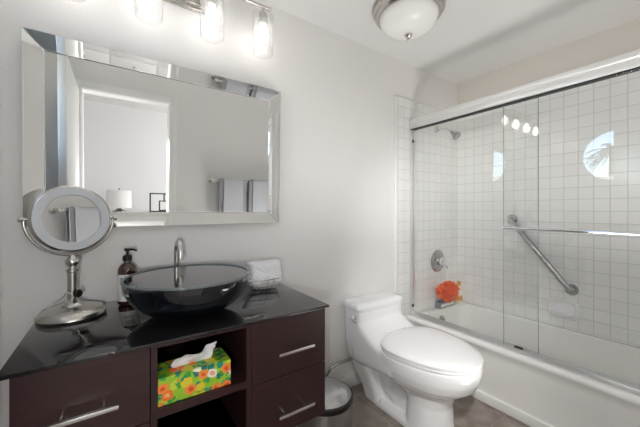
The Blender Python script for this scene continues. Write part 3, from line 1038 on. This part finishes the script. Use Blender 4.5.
# trapway bulge in the side recess
b.tube([(ax, -0.48, 0.27), (ax, -0.42, 0.18), (ax, -0.35, 0.10), (ax, -0.28, 0.13), (ax, -0.24, 0.25)], 0.098, 18)
body = b.build('bowl_and_tank', M['ceramic'], t)
rm = body.modifiers.new('fuse', 'REMESH')
rm.mode = 'VOXEL'
rm.voxel_size = 0.0065
rm.use_smooth_shade = True
sm = body.modifiers.new('soften', 'SMOOTH')
sm.factor = 0.5
sm.iterations = 9

b = MB()
b.loft([rrect(ax, -0.105, 0.208, 0.090, 0.586, 6), rrect(ax, -0.106, 0.219, 0.0995, 0.591, 6), rrect(ax, -0.106, 0.221, 0.101, 0.602, 6), rrect(ax, -0.105, 0.219, 0.099, 0.618, 6), rrect(ax, -0.103, 0.209, 0.091, 0.629, 6), rrect(ax, -0.102, 0.17, 0.066, 0.634, 5), rrect(ax, -0.102, 0.06, 0.03, 0.636, 4)])
b.build('tank_lid', M['ceramic'], t)
b = MB()
yc = -0.476
b.loft([egg(ax, yc, 0.238, 0.350, 0.165, SZ + .001), egg(ax, yc, 0.243, 0.357, 0.168, SZ + .005), egg(ax, yc, 0.243, 0.357, 0.168, SZ + .015), egg(ax, yc, 0.238, 0.350, 0.165, SZ + .018)])
b.build('seat', M['ceramic'], t)
b = MB()
b.loft([egg(ax, yc, 0.236, 0.348, 0.170, SZ + .0215), egg(ax, yc, 0.246, 0.360, 0.175, SZ + .024), egg(ax, yc, 0.246, 0.360, 0.175, SZ + .034), egg(ax, yc, 0.236, 0.348, 0.168, SZ + .043), egg(ax, yc, 0.200, 0.305, 0.145, SZ + .050), egg(ax, yc, 0.12, 0.20, 0.09, SZ + .054), egg(ax, yc, 0.03, 0.05, 0.03, SZ + .055)])
b.build('seat_lid', M['ceramic'], t)
for sg in (-1, 1):
    MB().box(ax + sg * .075 - .03, ax + sg * .075 + .03, -0.318, -0.285, SZ - .006, SZ + .035, 0.008, 3).build('hinge', M['ceramic'], t)
lv = MB().lathe([(0.017, -0.006), (0.019, 0.0), (0.019, 0.006), (0.012, 0.011), (0.008, 0.022)], (ax - 0.2105, -0.135, 0.540), (-1, 0, 0), 22)
lv.tube([(ax - .231, -0.128, 0.542), (ax - .235, -0.155, 0.536), (ax - .233, -0.195, 0.526)], [0.008, 0.009, 0.007], 12)
part_label(lv.build('flush_lever', M['chrome'], t), 'chrome flush lever')
for sg in (-1, 1):
    MB().lathe([(0.013, 0.0), (0.013, 0.012), (0.009, 0.020), (0.001, 0.022)], (ax + sg * 0.113, -0.285, 0.036), n=18).build('bolt_cap', M['ceramic'], t)
hs = MB().tube([(1.115, -0.012, 0.165), (1.112, -0.045, 0.166), (1.112, -0.07, 0.19), (1.14, -0.085, 0.235), (1.20, -0.09, 0.252), (1.27, -0.09, 0.248), (1.35, -0.09, 0.25)], 0.010, 10)
part_label(hs.build('supply_hose', M['steel'], t), 'grey braided supply hose')

# ------------------------------------------------------------------ bathtub
TX0, TX1, TY0, TY1, TZ = 1.965, XR - TK - .001, YF + TK + .001, -TK - .001, 0.387
def rr(x0, x1, y0, y1, r, z, n=10):
    out = []
    for cxx, cyy, a0 in ((x1 - r, y1 - r, 0), (x0 + r, y1 - r, pi / 2), (x0 + r, y0 + r, pi), (x1 - r, y0 + r, 1.5 * pi)):
        for k in range(n + 1):
            a = a0 + pi / 2 * k / n
            out.append(Vector((cxx + r * cos(a), cyy + r * sin(a), z)))
    return out
b = MB()
e = 0.004
rings = [rr(TX0 + .012, TX1, TY0, TY1, e, 0.0), rr(TX0 + .012, TX1, TY0, TY1, e, 0.30), rr(TX0 + .008, TX1, TY0, TY1, e, 0.335), rr(TX0 - .004, TX1, TY0, TY1, e, 0.350), rr(TX0 - .008, TX1, TY0, TY1, e, 0.362), rr(TX0 - .006, TX1, TY0, TY1, e, 0.376), rr(TX0 + .004, TX1, TY0, TY1, e, 0.385), rr(TX0 + .016, TX1 - .002, TY0 + .002, TY1 - .002, e, TZ)]
ix0, ix1, iy0, iy1 = TX0 + .105, TX1 - .055, TY0 + .10, TY1 - .075
rings += [rr(ix0 - .012, ix1 + .012, iy0 - .012, iy1 + .012, .11, TZ), rr(ix0 - .003, ix1 + .003, iy0 - .003, iy1 + .003, .105, TZ - .004), rr(ix0, ix1, iy0, iy1, .10, TZ - .014), rr(ix0 + .02, ix1 - .02, iy0 + .06, iy1 - .012, .10, 0.25), rr(ix0 + .04, ix1 - .04, iy0 + .14, iy1 - .03, .10, 0.12), rr(ix0 + .07, ix1 - .07, iy0 + .19, iy1 - .06, .09, 0.075), rr(ix0 + .12, ix1 - .12, iy0 + .25, iy1 - .12, .08, 0.068)]
t = thing('bathtub', ((TX0 + TX1) / 2, -0.8, 0), 'white alcove bathtub behind sliding glass doors', 'bathtub')
b.loft(rings)
b.build('tub_body', M['tub'], t, angle=50)
MB().lathe([(0.036, 0.0), (0.036, 0.006), (0.030, 0.010), (0.012, 0.012), (0.010, 0.018), (0.001, 0.02)], ((ix0 + ix1) / 2 - .045, iy1 - .010, 0.305), (0, -1, 0.16), 30).build('overflow_plate', M['steel'], t)
MB().lathe([(0.04, 0.0), (0.04, 0.004), (0.03, 0.006), (0.001, 0.006)], ((ix0 + ix1) / 2, iy1 - .22, 0.068), n=26).build('drain', M['chrome'], t)
# floor strip along the apron
struct(MB().box(1.958, 1.9765, YF + .016, -.016, 0.0005, 0.062, 0.006, 3).build('trim_4', M['trim']))

# wall fittings in the shower
t = thing('wall_shower', (2.36, -TK, 1.945), 'chrome shower head on a bent arm, upper tiled wall', 'shower head')
MB().lathe([(0.034, 0.0005), (0.034, 0.005), (0.022, 0.014), (0.010, 0.017)], (2.36, -TK, 1.945), (0, -1, 0), 28).build('flange', M['chrome'], t)
MB().tube([(2.36, -TK - .01, 1.945), (2.362, -.06, 1.948), (2.368, -.105, 1.935), (2.372, -.145, 1.905)], 0.0085, 14).build('arm', M['chrome'], t)
q = Vector((0.10, -0.72, -0.68)).normalized()
MB().lathe([(0.011, 0.0), (0.013, 0.012), (0.010, 0.016), (0.016, 0.026), (0.032, 0.055), (0.036, 0.062), (0.036, 0.074), (0.030, 0.078), (0.001, 0.078)], (2.371, -.142, 1.908), q, 30).build('shower_head', M['steel'], t)

vx, vz = 2.37, 0.790
t = thing('shower_valve', (vx, -TK, vz), 'round chrome shower valve with lever handle on tiled wall', 'valve')
MB().lathe([(0.098, 0.0005), (0.098, 0.005), (0.090, 0.011), (0.050, 0.018), (0.036, 0.020)], (vx, -TK, vz), (0, -1, 0), 40).build('escutcheon', M['steel'], t)
b = MB().lathe([(0.034, 0.016), (0.038, 0.045), (0.034, 0.068), (0.001, 0.072)], (vx, -TK, vz), (0, -1, 0), 26)
b.tube([(vx, -TK - .05, vz), (vx + .03, -TK - .058, vz - .03), (vx + .055, -TK - .062, vz - .06)], [0.011, 0.009, 0.008], 12)
b.build('handle', M['chrome'], t)

# orange bath sponge hanging from the valve
lc = Vector((2.355, -0.125, 0.545))
t = thing('bath_sponge', lc, 'orange mesh bath sponge hanging from the shower valve', 'sponge')
b = MB()
for k in range(150):
    d = Vector((random.gauss(0, 1), random.gauss(0, 1), random.gauss(0, 1))).normalized()
    d0 = Vector((d.x * 0.112, d.y * 0.066, d.z * 0.078)) * random.uniform(.62, 1.0)
    c = lc + d0
    a_ = d.cross(Vector((random.random(), random.random(), random.random()))).normalized()
    b_ = d.cross(a_)
    rows = []
    n = 22
    ph = random.uniform(0, 6)
    for i in range(n):
        th = 2 * pi * i / n
        rr_ = 0.024
        p0 = c + (a_ * cos(th) + b_ * sin(th)) * rr_ * .45 - d * .010
        p1 = c + (a_ * cos(th) + b_ * sin(th)) * (rr_ + .006 * sin(5 * th + ph)) + d * (.008 + .007 * cos(5 * th + ph))
        rows.append([p0, p1])
    vs = [[b.bm.verts.new(p) for p in r] for r in rows]
    for i in range(n):
        j = (i + 1) % n
        b.bm.faces.new((vs[i][0], vs[j][0], vs[j][1], vs[i][1]))
b.sphere(lc, 0.05, 16, 10, (1.4, .85, 1.0))
b.build('mesh_ball', M['loofah'], t, angle=80)
MB().tube([(vx + .004, -TK - .078, vz - .030), (2.365, -.108, .70), lc + Vector((-.004, 0, .05))], 0.0022, 8).build('loop', M['white_plastic'], t)

# bath things on the tub corner
px_, py_ = 2.640, -0.055
t = thing('shampoo_bottle', (px_, py_, TZ), 'cream shampoo bottle with orange label in the tub corner', 'bottle')
z0 = TZ + .0005
MB().loft([rrect(px_, py_, .030, .020, z0, 3.2), rrect(px_, py_, .032, .022, z0 + .006, 3.2), rrect(px_, py_, .032, .022, z0 + .135, 3.2), rrect(px_, py_, .024, .017, z0 + .155, 2.6), rrect(px_, py_, .014, .012, z0 + .160, 2.2)]).build('body', M['cream'], t)
MB().lathe([(.016, .158), (.017, .162), (.016, .190), (.012, .194), (.001, .194)], (px_, py_, z0), n=20).build('cap', M['orange_label'], t)
MB().loft([rrect(px_, py_, .0326, .0226, z0 + .02, 3.2), rrect(px_, py_, .0326, .0226, z0 + .062, 3.2)], cap=False).build('front_label', M['orange_label'], t)
MB().loft([rrect(px_, py_, .0326, .0226, z0 + .085, 3.2), rrect(px_, py_, .0326, .0226, z0 + .12, 3.2)], cap=False).build('upper_label', M['label'], t)
t = thing('soap_carton', (2.42, -0.05, TZ), 'grey blue soap carton under the orange sponge on the tub rim', 'carton')
MB().box(2.315, 2.535, -0.078, -0.022, z0, z0 + .050, .003).build('carton', M['greyblue'], t)
MB().box(2.325, 2.525, -0.0788, -0.0778, z0 + .012, z0 + .036).build('front_label', M['label'], t, smooth=False)

# soap dish in the long wall
xs = XR - TK
t = thing('soap_dish', (xs, -0.82, 0.52), 'white ceramic soap dish on the tiled long wall', 'soap dish')
b = MB()
def yzr(hy, hz, x, n=40, e=5):
    out = []
    for i in range(n):
        a = 2 * pi * i / n
        py = math.copysign(abs(cos(a)) ** (2 / e), cos(a))
        pz = math.copysign(abs(sin(a)) ** (2 / e), sin(a))
        out.append(Vector((x, -0.82 + py * hy, 0.522 + pz * hz)))
    return out
b.loft([yzr(.092, .069, xs - .0005), yzr(.092, .069, xs - .010), yzr(.086, .063, xs - .017), yzr(.076, .053, xs - .016), yzr(.070, .047, xs - .006), yzr(.03, .02, xs - .005)])
b.build('frame', M['ceramic'], t)
b = MB()
n = 18
rows = []
for i in range(n + 1):
    y = -0.82 + 0.066 * (2 * i / n - 1)
    dpt = 0.052 * (1 - (2 * i / n - 1) ** 4) + .006
    rows.append([Vector((xs - .007, y, .478)), Vector((xs - .007 - dpt, y, .486)), Vector((xs - .007 - dpt, y, .500)), Vector((xs - .007 - dpt + .006, y, .500)), Vector((xs - .007 - dpt + .006, y, .492)), Vector((xs - .007, y, .488))])
b.loft(rows)
b.build('tray', M['ceramic'], t, angle=50)

# grab bar
p0, p1 = Vector((2.655, -0.484, 1.163)), Vector((2.655, -0.872, 0.672))
t = thing('grab_bar', (xs, -0.68, 0.92), 'diagonal stainless grab bar on the tiled long wall', 'grab bar')
dr = (p1 - p0).normalized()
MB().tube([Vector((xs - .002, *p0.yz)), Vector((xs - .018, *p0.yz)), p0 + dr * .012 + Vector((.006, 0, 0)), p0 + dr * .03, p1 - dr * .03, p1 - dr * .012 + Vector((.006, 0, 0)), Vector((xs - .018, *p1.yz)), Vector((xs - .002, *p1.yz))], 0.0185, 18).build('bar', M['steel'], t)
for p in (p0, p1):
    MB().lathe([(0.040, 0.0005), (0.040, 0.007), (0.036, 0.012), (0.018, 0.014)], (xs, p.y, p.z), (-1, 0, 0), 30).build('flange', M['steel'], t)

# ------------------------------------------------------------------ sliding shower doors
GXO, GXI = 2.008, 2.026
t = thing('shower_door_frame', (2.018, -0.8, TZ), 'polished aluminium frame of the sliding tub doors', 'shower frame')
yA, yB = -TK - .0008, YF + TK + .0008
b = MB()
b.box(1.992, 2.042, yB, yA, 1.899, 1.940, 0.004).box(1.986, 2.046, yB, yA, 1.943, 1.978, 0.006).box(1.990, 2.044, yB, yA, 1.935, 1.95)
b.build('header', M['alu'], t)
MB().box(1.996, 2.038, yB, yA, 1.893, 1.8985).build('header_gap_strip', M['rubber'], t, smooth=False)  # dark strip standing in for the shaded gap under the header
b = MB().box(1.992, 2.044, yB, yA, TZ + .0005, TZ + .006, 0.001).box(1.993, 1.997, yB, yA, TZ + .006, TZ + .022).box(2.0150, 2.0190, yB, yA, TZ + .006, TZ + .020).box(2.038, 2.042, yB, yA, TZ + .006, TZ + .024)
b.build('bottom_track', M['alu'], t, smooth=False)
for y0, y1_ in ((yA - .018, yA), (yB, yB + .018)):
    MB().box(1.998, 2.040, y0, y1_, TZ + .006, 1.893, 0.002).build('jamb', M['alu'], t)
for z in (0.465, 1.80):
    MB().box(1.999, 2.016, yA - .026, yA - .0185, z - .011, z + .011, .002).build('bumper', M['rubber'], t)
MB().box(2.001, 2.014, -0.830, -0.785, TZ + .0062, TZ + .030, .002).build('center_guide', M['rubber'], t)

gp = thing('glass_door_panel', (GXI, -0.46, TZ), 'inner frameless glass panel at the shower head end', 'glass door')
MB().box(GXI - .003, GXI + .003, -0.902, -0.042, TZ + .010, 1.893, 0.0006, 1).build('glass', M['glass_door'], gp, smooth=False)
MB().box(GXI - .003, GXI + .003, -0.9045, -0.9025, TZ + .010, 1.893).build('edge', M['glass_edge'], gp, smooth=False)
gp = thing('glass_door_panel', (GXO, -1.12, TZ), 'outer frameless glass panel carrying the towel bar', 'glass door')
MB().box(GXO - .003, GXO + .003, -1.565, -0.725, TZ + .010, 1.893, 0.0006, 1).build('glass', M['glass_door'], gp, smooth=False)
MB().box(GXO - .003, GXO + .003, -0.7245, -0.7225, TZ + .010, 1.893).build('edge', M['glass_edge'], gp, smooth=False)
b = MB().tube([(1.962, -0.742, 1.130), (1.962, -1.548, 1.130)], 0.0095, 14)
b.build('towel_bar', M['chrome'], gp)
for y in (-0.765, -1.525):
    MB().tube([(GXO - .0032, y, 1.130), (1.962, y, 1.130)], 0.008, 12).build('bracket', M['chrome'], gp)
MB().lathe([(0.013, 0.0), (0.013, 0.008), (0.009, 0.011), (0.001, 0.011)], (GXO + .0032, -0.765, 1.130), (1, 0, 0), 18).build('cap', M['chrome'], gp)
